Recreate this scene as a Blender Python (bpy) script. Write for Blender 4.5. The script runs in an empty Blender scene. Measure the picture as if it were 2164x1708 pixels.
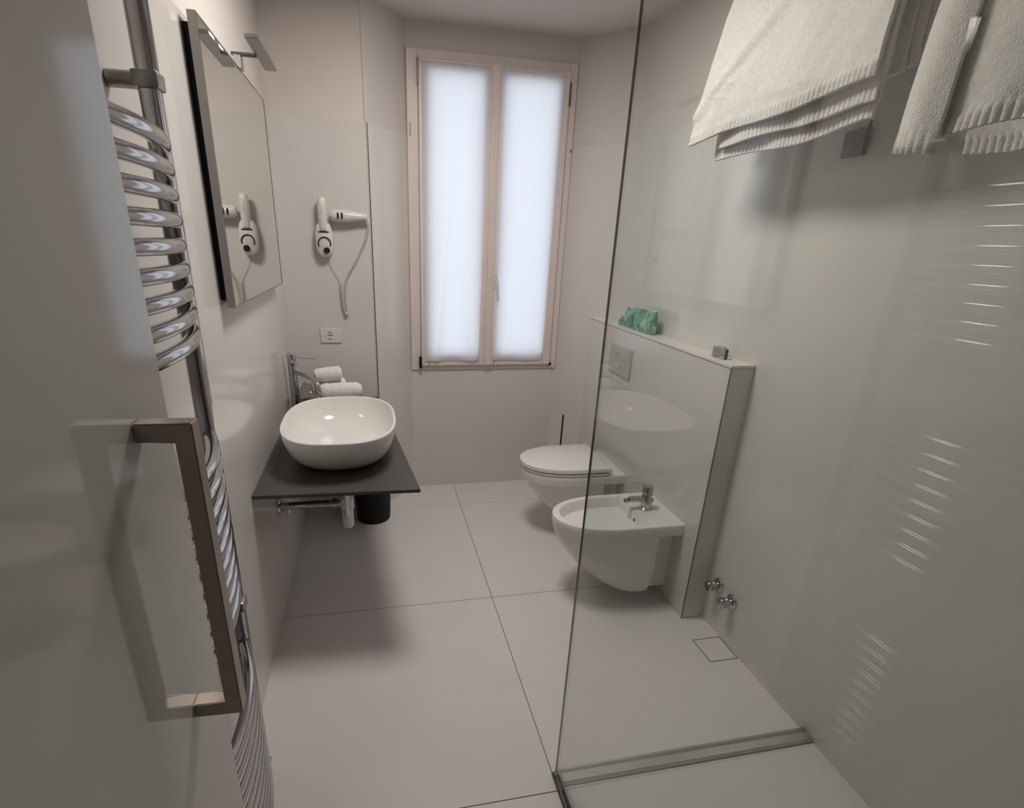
import bpy, bmesh, math, random
from mathutils import Vector, Matrix, noise
random.seed(7)
S = bpy.context.scene
C = S.collection
PI = math.pi

# ------------------------------------------------------------------ camera
cam_d = bpy.data.cameras.new('camera')
cam = bpy.data.objects.new('camera', cam_d); C.objects.link(cam); S.camera = cam
R = ((0.97998754, -0.04376659, 0.19418779),
     (-0.19678503, -0.36003271, 0.91194961),
     (0.03000103, -0.93191251, -0.36144018))
M = Matrix([[R[i][0], -R[i][1], -R[i][2], (0.0, 0.0, 1.55)[i]] for i in range(3)] + [[0, 0, 0, 1]])
cam.matrix_world = M
cam_d.sensor_fit = 'HORIZONTAL'; cam_d.sensor_width = 36.0
cam_d.lens = 1119.247 / 2164 * 36.0
cam_d.shift_x = 60.12 / 2164; cam_d.shift_y = 92.39 / 2164
cam_d.clip_start = 0.01

# ------------------------------------------------------------------ world, exposure, lamps
w = bpy.data.worlds.new('overcast_sky'); S.world = w; w.use_nodes = True
bg = w.node_tree.nodes['Background']
bg.inputs[0].default_value = (0.80, 0.875, 1.0, 1); bg.inputs[1].default_value = 1.9
w.cycles.sampling_method = 'NONE'
S.view_settings.view_transform = 'Standard'; S.view_settings.look = 'None'
S.view_settings.gamma = 1.0; S.view_settings.use_curve_mapping = False
S.view_settings.exposure = 0.0
S.cycles.use_denoising = True
S.cycles.sample_clamp_indirect = 4.0
S.cycles.caustics_reflective = False; S.cycles.caustics_refractive = False
S.cycles.transparent_max_bounces = 10
S.cycles.max_bounces = 6; S.cycles.diffuse_bounces = 4; S.cycles.glossy_bounces = 5; S.cycles.transmission_bounces = 4
S.cycles.use_adaptive_sampling = True; S.cycles.adaptive_threshold = 0.03; S.cycles.adaptive_min_samples = 20

LAMP_POWER = 16.3
LAMP_POS = (0.30, 1.92)
LAMP_COL = (1.0, 0.925, 0.855)

# ------------------------------------------------------------------ materials
MATS = {}
def mat(name, col, rough=0.5, metal=0.0, spec=0.5, var=0.03, scale=18.0, bump=0.0, bscale=200.0, coat=0.0):
    m = bpy.data.materials.new(name); m.use_nodes = True
    nt = m.node_tree; b = nt.nodes['Principled BSDF']
    tc = nt.nodes.new('ShaderNodeTexCoord')
    n = nt.nodes.new('ShaderNodeTexNoise'); n.inputs['Scale'].default_value = scale; n.inputs['Detail'].default_value = 1
    nt.links.new(tc.outputs['Object'], n.inputs['Vector'])
    r = nt.nodes.new('ShaderNodeValToRGB')
    r.color_ramp.elements[0].position = 0.3; r.color_ramp.elements[1].position = 0.7
    r.color_ramp.elements[0].color = (*[max(0, c * (1 - var)) for c in col], 1)
    r.color_ramp.elements[1].color = (*[min(1, c * (1 + var)) for c in col], 1)
    nt.links.new(n.outputs['Fac'], r.inputs[0]); nt.links.new(r.outputs[0], b.inputs['Base Color'])
    b.inputs['Roughness'].default_value = rough; b.inputs['Metallic'].default_value = metal
    b.inputs['Specular IOR Level'].default_value = spec
    if coat: b.inputs['Coat Weight'].default_value = coat
    if bump:
        n2 = nt.nodes.new('ShaderNodeTexNoise'); n2.inputs['Scale'].default_value = bscale; n2.inputs['Detail'].default_value = 2
        nt.links.new(tc.outputs['Object'], n2.inputs['Vector'])
        bp = nt.nodes.new('ShaderNodeBump'); bp.inputs['Strength'].default_value = bump; bp.inputs['Distance'].default_value = 0.0025
        nt.links.new(n2.outputs['Fac'], bp.inputs['Height']); nt.links.new(bp.outputs[0], b.inputs['Normal'])
    MATS[name] = m
    return m

mat('wall_tile', (0.69, 0.662, 0.643), 0.13, spec=0.5, var=0.012, scale=3)
mat('paint', (0.69, 0.645, 0.61), 0.7, var=0.015, scale=4, bump=0.08, bscale=90)
mat('floor_tile', (0.75, 0.718, 0.70), 0.34, spec=0.4, var=0.015, scale=4)
mat('tray', (0.71, 0.685, 0.66), 0.32, spec=0.4, var=0.012, scale=5)
mat('grout', (0.16, 0.15, 0.145), 0.9, var=0.1)
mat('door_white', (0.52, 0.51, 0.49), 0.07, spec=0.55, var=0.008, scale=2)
mat('handle_metal', (0.40, 0.345, 0.31), 0.42, metal=1.0, var=0.04, scale=60)
mat('chrome', (0.50, 0.50, 0.51), 0.10, metal=1.0, var=0.01)
mat('chrome_satin', (0.55, 0.54, 0.54), 0.28, metal=1.0, var=0.03)
mat('mirror_silver', (0.86, 0.85, 0.82), 0.005, metal=1.0, var=0.002)
mat('black', (0.010, 0.010, 0.011), 0.6, spec=0.3, var=0.1)
mat('edge_metal', (0.36, 0.345, 0.33), 0.35, metal=0.9, var=0.02)
mat('dark_gap', (0.02, 0.02, 0.02), 0.8, var=0.1)
mat('dark_trim', (0.13, 0.12, 0.115), 0.4, metal=0.6, var=0.05)
mat('slab', (0.080, 0.074, 0.069), 0.5, spec=0.35, var=0.06, scale=40, bump=0.05, bscale=300)
mat('ceramic', (0.80, 0.775, 0.755), 0.08, spec=0.5, var=0.008, scale=4)
mat('plastic_white', (0.72, 0.695, 0.665), 0.3, var=0.01)
mat('lid_white', (0.80, 0.775, 0.755), 0.22, var=0.006)
mat('window_paint', (0.76, 0.68, 0.65), 0.4, var=0.02, scale=8)
mat('gasket', (0.03, 0.03, 0.03), 0.5, var=0.1)

def terry(name, col):
    m = mat(name, col, 0.95, spec=0.1, var=0.06, scale=90, bump=1.0, bscale=300)
    b = m.node_tree.nodes['Principled BSDF']
    b.inputs['Sheen Weight'].default_value = 0.3
    return m
terry('terry', (0.85, 0.81, 0.79))

def glass_mat(name, tint, refl=1.0, f0=0.04):
    m = bpy.data.materials.new(name); m.use_nodes = True
    nt = m.node_tree; nt.nodes.clear()
    o = nt.nodes.new('ShaderNodeOutputMaterial'); mx = nt.nodes.new('ShaderNodeMixShader')
    t = nt.nodes.new('ShaderNodeBsdfTransparent'); g = nt.nodes.new('ShaderNodeBsdfGlossy')
    t.inputs[0].default_value = (*tint, 1); g.inputs['Roughness'].default_value = 0.0
    lw = nt.nodes.new('ShaderNodeLayerWeight'); lw.inputs[0].default_value = 0.5
    p = nt.nodes.new('ShaderNodeMath'); p.operation = 'POWER'; p.inputs[1].default_value = 5.0
    k = nt.nodes.new('ShaderNodeMath'); k.operation = 'MULTIPLY_ADD'
    k.inputs[1].default_value = (1 - f0) * refl; k.inputs[2].default_value = f0 * refl
    nt.links.new(lw.outputs['Facing'], p.inputs[0]); nt.links.new(p.outputs[0], k.inputs[0])
    nt.links.new(k.outputs[0], mx.inputs[0]); nt.links.new(t.outputs[0], mx.inputs[1]); nt.links.new(g.outputs[0], mx.inputs[2])
    nt.links.new(mx.outputs[0], o.inputs[0])
    MATS[name] = m
    return m
glass_mat('screen_glass', (0.940, 0.970, 0.946), f0=0.046)
mat('glass_edge', (0.17, 0.195, 0.18), 0.15, var=0.05)
mat('satin_plate', (0.50, 0.48, 0.455), 0.35, var=0.02)
glass_mat('pane_glass', (0.97, 0.98, 0.98))
glass_mat('clear_plastic', (0.80, 0.79, 0.77), f0=0.06)

def cloth_translucent(name, col):
    m = bpy.data.materials.new(name); m.use_nodes = True
    nt = m.node_tree; nt.nodes.clear()
    o = nt.nodes.new('ShaderNodeOutputMaterial'); mx = nt.nodes.new('ShaderNodeMixShader'); mx.inputs[0].default_value = 0.62
    d = nt.nodes.new('ShaderNodeBsdfDiffuse'); t = nt.nodes.new('ShaderNodeBsdfTranslucent')
    tc = nt.nodes.new('ShaderNodeTexCoord'); n = nt.nodes.new('ShaderNodeTexNoise'); n.inputs['Scale'].default_value = 260
    rp = nt.nodes.new('ShaderNodeValToRGB')
    rp.color_ramp.elements[0].color = (*[c * 0.95 for c in col], 1); rp.color_ramp.elements[1].color = (*col, 1)
    nt.links.new(tc.outputs['Object'], n.inputs['Vector']); nt.links.new(n.outputs['Fac'], rp.inputs[0])
    nt.links.new(rp.outputs[0], d.inputs[0]); nt.links.new(rp.outputs[0], t.inputs[0])
    nt.links.new(d.outputs[0], mx.inputs[1]); nt.links.new(t.outputs[0], mx.inputs[2]); nt.links.new(mx.outputs[0], o.inputs[0])
    MATS[name] = m
cloth_translucent('curtain', (0.88, 0.88, 0.90))

def emit(name, col, strength):
    m = bpy.data.materials.new(name); m.use_nodes = True
    nt = m.node_tree; nt.nodes.clear()
    o = nt.nodes.new('ShaderNodeOutputMaterial'); e = nt.nodes.new('ShaderNodeEmission')
    e.inputs[0].default_value = (*col, 1); e.inputs[1].default_value = strength
    nt.links.new(e.outputs[0], o.inputs[0]); m.cycles.emission_sampling = 'NONE'; MATS[name] = m
emit('led', (1.0, 0.98, 0.95), 4.0)

def green_pack(name):
    m = bpy.data.materials.new(name); m.use_nodes = True
    nt = m.node_tree; b = nt.nodes['Principled BSDF']
    tc = nt.nodes.new('ShaderNodeTexCoord'); v = nt.nodes.new('ShaderNodeTexNoise'); v.inputs['Scale'].default_value = 24; v.inputs['Detail'].default_value = 4
    v.inputs['Distortion'].default_value = 0.8
    rp = nt.nodes.new('ShaderNodeValToRGB'); e = rp.color_ramp.elements
    e[0].position = 0.36; e[0].color = (0.03, 0.17, 0.10, 1); e[1].position = 0.68; e[1].color = (0.42, 0.62, 0.48, 1)
    k = rp.color_ramp.elements.new(0.52); k.color = (0.11, 0.34, 0.21, 1)
    nt.links.new(tc.outputs['Object'], v.inputs['Vector']); nt.links.new(v.outputs['Fac'], rp.inputs[0]); nt.links.new(rp.outputs[0], b.inputs['Base Color'])
    b.inputs['Roughness'].default_value = 0.3
    MATS[name] = m
green_pack('green_print')
def blue_green(name):
    m = bpy.data.materials['green_print'].copy(); m.name = name
    rp = [n for n in m.node_tree.nodes if n.type == 'VALTORGB'][0].color_ramp.elements
    rp[0].color = (0.02, 0.13, 0.10, 1); rp[1].color = (0.09, 0.32, 0.26, 1); rp[2].color = (0.30, 0.55, 0.48, 1)
    MATS[name] = m
blue_green('teal_print')

# ------------------------------------------------------------------ mesh helpers
def obj(name, bm, m, parent=None, smooth=False, mods=None):
    bmesh.ops.recalc_face_normals(bm, faces=bm.faces[:])
    me = bpy.data.meshes.new(name); bm.to_mesh(me); bm.free()
    me.materials.append(MATS[m])
    if smooth:
        for p in me.polygons: p.use_smooth = True
        if smooth != 'all':
            me.set_sharp_from_angle(angle=math.radians(smooth if smooth is not True else 40))
    o = bpy.data.objects.new(name, me); C.objects.link(o)
    if parent is not None:
        o.parent = parent; o.matrix_parent_inverse = parent_world(parent).inverted()
    return o
def parent_world(p):
    Mx = Matrix.Translation(p.location) @ p.rotation_euler.to_matrix().to_4x4()
    if p.parent is None: return Mx
    return parent_world(p.parent) @ p.matrix_parent_inverse @ Mx
def thing(name, label, cat, loc=(0, 0, 0), group=None, kind=None):
    o = bpy.data.objects.new(name, None); C.objects.link(o); o.location = loc; o.empty_display_size = 0.05
    if label: o['label'] = label
    if cat: o['category'] = cat
    if group: o['group'] = group
    if kind: o['kind'] = kind
    return o
def tag(o, label=None, cat=None, group=None, kind=None):
    if label: o['label'] = label
    if cat: o['category'] = cat
    if group: o['group'] = group
    if kind: o['kind'] = kind
    return o

def box(x0, x1, y0, y1, z0, z1, bev=0.0, seg=2, bm=None):
    own = bmesh.new()
    bmesh.ops.create_cube(own, size=1.0)
    for v in own.verts:
        v.co = Vector(((x0 + x1) / 2 + v.co.x * (x1 - x0), (y0 + y1) / 2 + v.co.y * (y1 - y0), (z0 + z1) / 2 + v.co.z * (z1 - z0)))
    if bev: bmesh.ops.bevel(own, geom=own.edges[:], offset=bev, segments=seg, affect='EDGES', profile=0.5)
    return merge(bm, own)
def merge(bm, own):
    if bm is None: return own
    me = bpy.data.meshes.new('tmp'); own.to_mesh(me); own.free(); bm.from_mesh(me); bpy.data.meshes.remove(me)
    return bm
def prism(pts, z0, z1, bm=None, bev=0.0):
    own = bmesh.new()
    lo = [own.verts.new((x, y, z0)) for x, y in pts]; hi = [own.verts.new((x, y, z1)) for x, y in pts]
    n = len(pts)
    own.faces.new(lo[::-1]); own.faces.new(hi)
    for i in range(n): own.faces.new((lo[i], lo[(i + 1) % n], hi[(i + 1) % n], hi[i]))
    if bev: bmesh.ops.bevel(own, geom=own.edges[:], offset=bev, segments=2, affect='EDGES')
    return merge(bm, own)
def loft(rings, cap0=True, cap1=True, bm=None):
    """rings: list of closed rings (lists of 3-vectors) of equal length"""
    own = bmesh.new() if bm is None else bm
    vs = [[own.verts.new(p) for p in r] for r in rings]
    n = len(rings[0])
    for a, b in zip(vs, vs[1:]):
        for i in range(n): own.faces.new((a[i], a[(i + 1) % n], b[(i + 1) % n], b[i]))
    if cap0: own.faces.new(vs[0][::-1])
    if cap1: own.faces.new(vs[-1])
    return own
def tube(path, r, seg=12, cap=True, bm=None, flat=1.0):
    path = [Vector(p) for p in path]
    rr = r if isinstance(r, (list, tuple)) else [r] * len(path)
    rings = []; up = None
    for i, p in enumerate(path):
        t = (path[min(i + 1, len(path) - 1)] - path[max(i - 1, 0)]).normalized()
        if up is None:
            up = Vector((0, 0, 1)) if abs(t.z) < 0.9 else Vector((1, 0, 0))
        a = t.cross(up).normalized(); b = a.cross(t).normalized(); up = b
        rings.append([p + a * math.cos(2 * PI * k / seg) * rr[i] + b * math.sin(2 * PI * k / seg) * rr[i] * flat for k in range(seg)])
    return loft(rings, cap, cap, bm)
def cyl(p, q, r, seg=24, bev=0.0, bm=None):
    p = Vector(p); q = Vector(q)
    if bev:
        d = (q - p).normalized()
        return tube([p, p + d * bev, q - d * bev, q], [r - bev, r, r, r - bev], seg, True, bm)
    return tube([p, q], r, seg, True, bm)
def lathe(c, prof, seg=32, axis='z', bm=None, cap0=True, cap1=True):
    rings = []
    for r, h in prof:
        ring = []
        for k in range(seg):
            a = 2 * PI * k / seg
            u, v = r * math.cos(a), r * math.sin(a)
            ring.append(Vector(c) + (Vector((u, v, h)) if axis == 'z' else Vector((h, u, v)) if axis == 'x' else Vector((u, h, v))))
        rings.append(ring)
    return loft(rings, cap0, cap1, bm)
def bez(pts, n=24):
    """smooth Catmull-Rom through pts"""
    P = [Vector(p) for p in pts]; P = [2 * P[0] - P[1]] + P + [2 * P[-1] - P[-2]]
    out = []
    m = len(P) - 3
    for s in range(m):
        p0, p1, p2, p3 = P[s:s + 4]
        for k in range(n):
            t = k / n
            out.append(0.5 * ((2 * p1) + (p2 - p0) * t + (2 * p0 - 5 * p1 + 4 * p2 - p3) * t * t + (3 * p1 - p0 - 3 * p2 + p3) * t ** 3))
    out.append(P[-2])
    return out

# ------------------------------------------------------------------ the setting
XL, XR = -0.44, 1.40
H = 2.58
TILE_TOP = 2.07
A = (XL, 3.0); B = (0.013, 3.0); Cc = (0.222, 3.262); D = (1.150, 3.262); E_ = (XR, 2.985)
YB = -0.16                     # wall with the doorway, just behind the camera

def wall(name, p, q, z0=0.0, z1=H, clad_top=TILE_TOP, t=0.10, label=None, clad=True, ext=(1, 1)):
    """inner face runs p->q (interior on the right-hand side), thickness outwards; the tile cladding stands 5 mm proud"""
    p = Vector(p); q = Vector(q); d = (q - p).normalized(); n = Vector((-d.y, d.x))   # outward
    o1 = n * 0.005; o2 = n * t
    e = d * 0.03
    bm = prism([p + o1 - e * ext[0], q + o1 + e * ext[1], q + o2 + e * ext[1], p + o2 - e * ext[0]], z0, z1)
    wl = tag(obj(name, bm, 'paint'), label, 'wall', kind='structure')
    if clad:
        zc = min(clad_top, z1)
        obj('tile_cladding', prism([p, q, q + o1, p + o1], z0, zc), 'wall_tile', wl)
    return wl
wall('wall_left', (XL, YB), A, label='glossy off-white tiled left wall behind radiator and mirror')
wall('wall_far', A, B, ext=(1, 0), label='narrow tiled end wall above the washbasin with the hair dryer')
wall('wall_splay_left', B, Cc, ext=(0.2, 1), label='slanted tiled window reveal beside the hair dryer wall')
wall('wall_window', Cc, D, z1=0.800, ext=(0, 0), label='pale tiled parapet wall below the window')
tag(obj('wall_lintel', prism([(Cc[0] - 0.02, Cc[1] + 0.005), (D[0] + 0.02, D[1] + 0.005), (D[0] + 0.02, D[1] + 0.1), (Cc[0] - 0.02, Cc[1] + 0.1)], 2.462, H), 'paint'), 'painted strip of wall above the window', 'wall', kind='structure')
wall('wall_splay_right', D, E_, label='slanted tiled window reveal above the toilet')
wall('wall_right', E_, (XR, YB), label='glossy tiled right wall of the shower')
# wall with the doorway the photograph is taken from, and the passage behind it
DX0, DX1 = -0.335, 0.50
wall('wall_back', (XR, YB), (DX1, YB), label='tiled wall beside the doorway, behind the camera')
tag(obj('wall_door_head', box(DX0, DX1, YB - 0.1, YB, 2.12, H), 'paint'), 'wall above the doorway behind the camera', 'wall', kind='structure')
tag(obj('wall_back_left', box(XL - 0.1, DX0, YB - 0.1, YB, 0, H), 'paint'), 'narrow wall left of the doorway', 'wall', kind='structure')
hb = bmesh.new()
for a in ((DX0 - 0.06, DX0, -1.3, YB - 0.1, 0, H), (DX1, DX1 + 0.06, -1.3, YB - 0.1, 0, H), (DX0 - 0.06, DX1 + 0.06, -1.36, -1.3, 0, H)):
    box(*a, bm=hb)
tag(obj('wall_passage', hb, 'paint'), 'painted walls of the passage behind the camera', 'wall', kind='structure')
tag(obj('ceiling', box(XL - 0.1, XR + 0.1, -1.36, 3.4, H, H + 0.08), 'paint'), 'plain painted ceiling in warm off-white', 'ceiling', kind='structure')

# floor: recessed grout bed and single large tiles
fl = tag(obj('floor', box(XL - 0.1, XR + 0.1, -1.36, 3.4, -0.06, -0.002), 'grout'), 'pale large-format floor tiles with thin dark joints', 'floor', kind='structure')
G = 0.0013
xs = [-0.54, 0.490, 1.50]; ys = [-1.36, 0.095, 1.050, 2.005, 2.960, 3.40]
for i in range(2):
    for j in range(len(ys) - 1):
        x0, x1, y0, y1 = xs[i] + G, xs[i + 1] - G, ys[j] + G, ys[j + 1] - G
        if i == 1 and y1 < 1.06: continue                       # shower tray there
        obj('tile', box(x0, x1, y0, y1, -0.0019, 0.0, bev=0.0006, seg=1), 'floor_tile', fl)
# low boxed-out wall carrying the toilet and the bidet
XB, YB0, ZB = 1.300, 1.722, 1.150
ylim = lambda x: D[1] + (x - D[0]) * (E_[1] - D[1]) / (E_[0] - D[0])
cw = tag(obj('wall_cistern', prism([(XB, YB0), (XR, YB0), (XR, ylim(XR)), (XB, ylim(XB))], 0, ZB - 0.012), 'wall_tile'),
         'low boxed-out tiled wall that carries toilet and bidet', 'wall', kind='structure')
obj('ledge_slab', prism([(XB - 0.004, YB0 - 0.004), (XR, YB0 - 0.004), (XR, ylim(XR)), (XB - 0.004, ylim(XB - 0.004))], ZB - 0.010, ZB, bev=0.001), 'floor_tile', cw)
obj('joint_strip', prism([(XB + 0.001, YB0 + 0.001), (XR, YB0 + 0.001), (XR, ylim(XR)), (XB + 0.001, ylim(XB + 0.001))], ZB - 0.012, ZB - 0.010), 'dark_gap', cw)
# metal corner edges
tag(obj('trim_1', box(B[0] - 0.0015, B[0] + 0.0030, B[1] - 0.004, B[1] + 0.003, 0.0, TILE_TOP), 'dark_trim'), 'thin dark metal edge strip at the corner beside the hair dryer', 'edge trim', kind='structure')
tag(obj('trim_2', box(XB - 0.0020, XB + 0.0015, YB0 - 0.0020, YB0 + 0.0015, 0.0, ZB - 0.012), 'dark_trim'), 'thin dark edge strip at the corner of the low boxed wall', 'edge trim', kind='structure')

# shower tray, threshold, drain
tr = tag(obj('floor_shower', box(0.507, XR, YB, 1.0595, -0.0019, 0.0004), 'tray'), 'pale flush shower floor behind the metal strip', 'shower floor', kind='structure')
th = thing('shower_threshold', 'brushed metal threshold strip across the shower floor', 'threshold', (0.95, 1.083, 0.0))
def strip_profile(x):
    return [(x, 1.060, 0.0), (x, 1.060, 0.010), (x, 1.066, 0.014), (x, 1.092, 0.015), (x, 1.098, 0.0215), (x, 1.105, 0.0215), (x, 1.108, 0.016), (x, 1.108, 0.0)]
obj('strip', loft([[Vector(p) for p in strip_profile(x)] for x in (0.512, 1.399)]), 'chrome_satin', th)
obj('seal', box(0.512, 1.399, 1.108, 1.111, 0.0, 0.012), 'gasket', th)
fd = thing('floor_drain', 'flush square drain cover in the floor near the valves', 'drain', (1.335, 1.52, 0))
dg = bmesh.new()
for a in ((1.272, 1.275, 1.455, 1.585), (1.395, 1.398, 1.455, 1.585), (1.275, 1.395, 1.455, 1.458), (1.275, 1.395, 1.582, 1.585)): box(*a, 0.0, 0.0010, bm=dg)
obj('frame', dg, 'dark_trim', fd)
obj('cover', box(1.276, 1.394, 1.459, 1.581, 0.0, 0.0008), 'floor_tile', fd)

# ------------------------------------------------------------------ window
YW = 3.250
win = thing('window_1', 'white two-leaf window with curtained panes', 'window', (0.69, YW, 0.8), kind='structure')
fx0, fx1, fz0, fz1 = 0.222, 1.150, 0.800, 2.462
fb = bmesh.new()
for a in ((fx0, 0.2815, fz0, fz1), (1.1045, fx1, fz0, fz1), (0.2815, 1.1045, fz0, 0.8295), (0.2815, 1.1045, 2.4205, fz1)):
    box(a[0], a[1], YW, YW + 0.09, a[2], a[3], bev=0.004, bm=fb)
obj('frame', fb, 'window_paint', win, smooth=20)
def sash(x0, x1, z0, z1, wl, wr, mull=False):
    b = bmesh.new(); y0, y1 = YW - 0.022, YW + 0.03
    gx0, gx1, gz0, gz1 = x0 + wl, x1 - wr, z0 + 0.062, z1 - 0.045
    for a in ((x0, gx0, z0, z1), (gx1, x1, z0, z1), (gx0, gx1, z0, gz0), (gx0, gx1, gz1, z1)):
        box(a[0], a[1], y0, y1, a[2], a[3], bev=0.005, bm=b)
    for a in ((gx0, gx0 + 0.012, gz0, gz1), (gx1 - 0.012, gx1, gz0, gz1), (gx0 + .012, gx1 - .012, gz0, gz0 + 0.012), (gx0 + .012, gx1 - .012, gz1 - 0.012, gz1)):
        box(a[0], a[1], y0 + 0.012, y1 - 0.004, a[2], a[3], bev=0.004, bm=b)     # glazing bead
    s = obj('sash', b, 'window_paint', win, smooth=20)
    obj('pane', box(gx0, gx1, YW + 0.012, YW + 0.016, gz0, gz1), 'pane_glass', s)
    return gx0, gx1, gz0, gz1, s
g1 = sash(0.282, 0.684, 0.830, 2.420, 0.046, 0.046)
g2 = sash(0.690, 1.104, 0.830, 2.420, 0.046, 0.050)
obj('cover_strip', box(0.672, 0.716, YW - 0.034, YW - 0.022, 0.832, 2.418, bev=0.004), 'window_paint', win, smooth=20)
hd = obj('handle', box(0.712, 0.738, YW - 0.033, YW - 0.022, 1.300, 1.375, bev=0.004), 'plastic_white', g2[4], smooth=20)
lv = cyl((0.725, YW - 0.033, 1.345), (0.725, YW - 0.062, 1.345), 0.009, 16)
tube(bez([(0.725, YW - 0.060, 1.352), (0.726, YW - 0.066, 1.325), (0.732, YW - 0.064, 1.27), (0.736, YW - 0.062, 1.225)], 6), [0.010] * 19, 12, bm=lv)
obj('grip', lv, 'plastic_white', g2[4], smooth=40)
# hinges and dark fittings
obj('hinge', box(0.268, 0.284, YW - 0.030, YW - 0.0005, 0.815, 0.885, bev=0.003), 'black', win)
obj('hinge', box(1.104, 1.114, YW - 0.028, YW - 0.0005, 0.822, 0.840, bev=0.002), 'black', win)
for x, z0, z1 in ((0.2795, 2.30, 2.42), (1.1062, 2.26, 2.37), (0.687, 2.36, 2.415)):
    obj('hinge', box(x - 0.0022, x + 0.0022, YW - 0.026, YW - 0.0005, z0, z1), 'dark_trim', win)
for x, z0, z1 in ((0.238, 2.07, 2.13), (1.142, 2.04, 2.055)):
    obj('bracket', box(x - 0.002, x + 0.002, YW - 0.006, YW - 0.0002, z0, z1), 'dark_trim', win)

def curtain(x0, x1, z0, z1, seed, label, xr_top):
    bm = bmesh.new(); nx, nz = 44, 90; g = []
    for j in range(nz + 1):
        v = j / nz; row = []
        for i in range(nx + 1):
            u = i / nx
            xe = x1 + (xr_top - x1) * v
            x = x0 + (xe - x0) * u
            lift = (1 - v)
            f1 = 0.0035 * math.sin(u * 9 + seed) * (0.3 + lift)
            d1 = (u - 0.25 - 0.35 * (v - 0.1) - 0.1 * seed * 0.3)
            d2 = (u - 0.85 + 0.55 * (v - 0.05))
            f2 = 0.006 * math.exp(-(d1 / 0.05) ** 2) * lift ** 2 + 0.007 * math.exp(-(d2 / 0.06) ** 2) * lift ** 3
            row.append(bm.verts.new((x, YW - 0.031 - f1 - f2, z0 + (z1 - z0) * v)))
        g.append(row)
    for j in range(nz):
        for i in range(nx): bm.faces.new((g[j][i], g[j][i + 1], g[j + 1][i + 1], g[j + 1][i]))
    t = thing('window_curtain', label, 'curtain', ((x0 + x1) / 2, YW - 0.03, z0), 'sheer window curtains')
    obj('cloth', bm, 'curtain', t, smooth='all')
    obj('rod', cyl((x0 - 0.012, YW - 0.031, z1), (xr_top + 0.006, YW - 0.031, z1), 0.0045, 10), 'window_paint', t, smooth=40)
curtain(0.298, 0.634, 0.862, 2.408, 0.4, 'sheer white curtain on the left window leaf', 0.655)
curtain(0.722, 1.046, 0.862, 2.400, 2.1, 'sheer white curtain on the right window leaf', 1.072)

# ------------------------------------------------------------------ open door on the left
XD = -0.262
dr = thing('door_1', 'open glossy white door leaf with square metal pull handle', 'door', (XD - 0.02, -0.12, 0), kind='structure')
def swing(bm):
    bmesh.ops.rotate(bm, verts=bm.verts[:], cent=(XD, 0.714, 0), matrix=Matrix.Rotation(math.radians(-2.0), 3, 'Z'))
    return bm
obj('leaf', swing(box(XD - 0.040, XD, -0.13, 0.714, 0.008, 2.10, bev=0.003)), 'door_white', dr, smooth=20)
hz0, hz1, hy = 0.922, 1.352, 0.626
xh = XD + 0.062
prof = [(XD, hz1), (xh, hz1), (xh, hz0), (XD, hz0), (XD, hz0 + 0.022), (xh - 0.019, hz0 + 0.022), (xh - 0.019, hz1 - 0.022), (XD, hz1 - 0.022)]
hb = loft([[Vector((x, y, z)) for x, z in prof] for y in (hy - 0.0115, hy + 0.0115)])
bmesh.ops.bevel(hb, geom=hb.edges[:], offset=0.0014, segments=2, affect='EDGES')
obj('pull_handle', swing(hb), 'handle_metal', dr, smooth=20)

# ------------------------------------------------------------------ towel radiator
ry0, ry1, rx = 0.665, 1.214, -0.372
rad = thing('towel_radiator', 'chrome ladder towel radiator with curved bars on the left wall', 'radiator', (rx, 1.0, 0.10))
for y in (ry0, ry1):
    pb = box(rx - 0.018, rx + 0.016, y - 0.0165, y + 0.0165, 0.115, 2.06, bev=0.007, seg=3)
    p_ = obj('post', pb, 'chrome', rad, smooth=40)
bar = None
rows = [1.690 - 0.0402 * k for k in range(9)] + [1.135 - 0.0408 * k for k in range(9)] + [0.560 - 0.0385 * k for k in range(11)]
for z in rows:
    if bar is None:
        path = []
        for k in range(25):
            u = -1 + 2 * k / 24
            path.append((rx + 0.002 + 0.056 * (1 - u * u), u * ((ry1 - ry0) / 2 - 0.004), 0.0))
        bar = obj('bar', tube(path, 0.0132, 14), 'chrome', None, smooth='all')
        o = bar
    else:
        o = bar.copy(); C.objects.link(o)
    o.parent = rad; o.location = (-rx, (ry0 + ry1) / 2 - 1.0, z - 0.10)
for z in (1.80, 0.67):
    for y in (ry0, ry1):
        bb = cyl((XL + 0.001, y, z), (rx - 0.010, y, z), 0.014, 18)
        box(rx - 0.024, rx + 0.0205, y - 0.021, y + 0.021, z - 0.014, z + 0.014, bev=0.004, bm=bb)
        obj('wall_bracket', bb, 'edge_metal', rad, smooth=40)
vb = cyl((rx, ry1, 0.115), (rx, ry1, 0.085), 0.012, 16)
cyl((rx, ry1, 0.085), (rx, ry1, 0.050), 0.016, 18, 0.003, vb)
cyl((XL + 0.001, ry1, 0.066), (rx, ry1, 0.066), 0.009, 14, bm=vb)
cyl((rx, ry1, 0.068), (rx, ry1 + 0.045, 0.068), 0.013, 18, 0.003, vb)
obj('valve', vb, 'chrome', rad, smooth=40)

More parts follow.
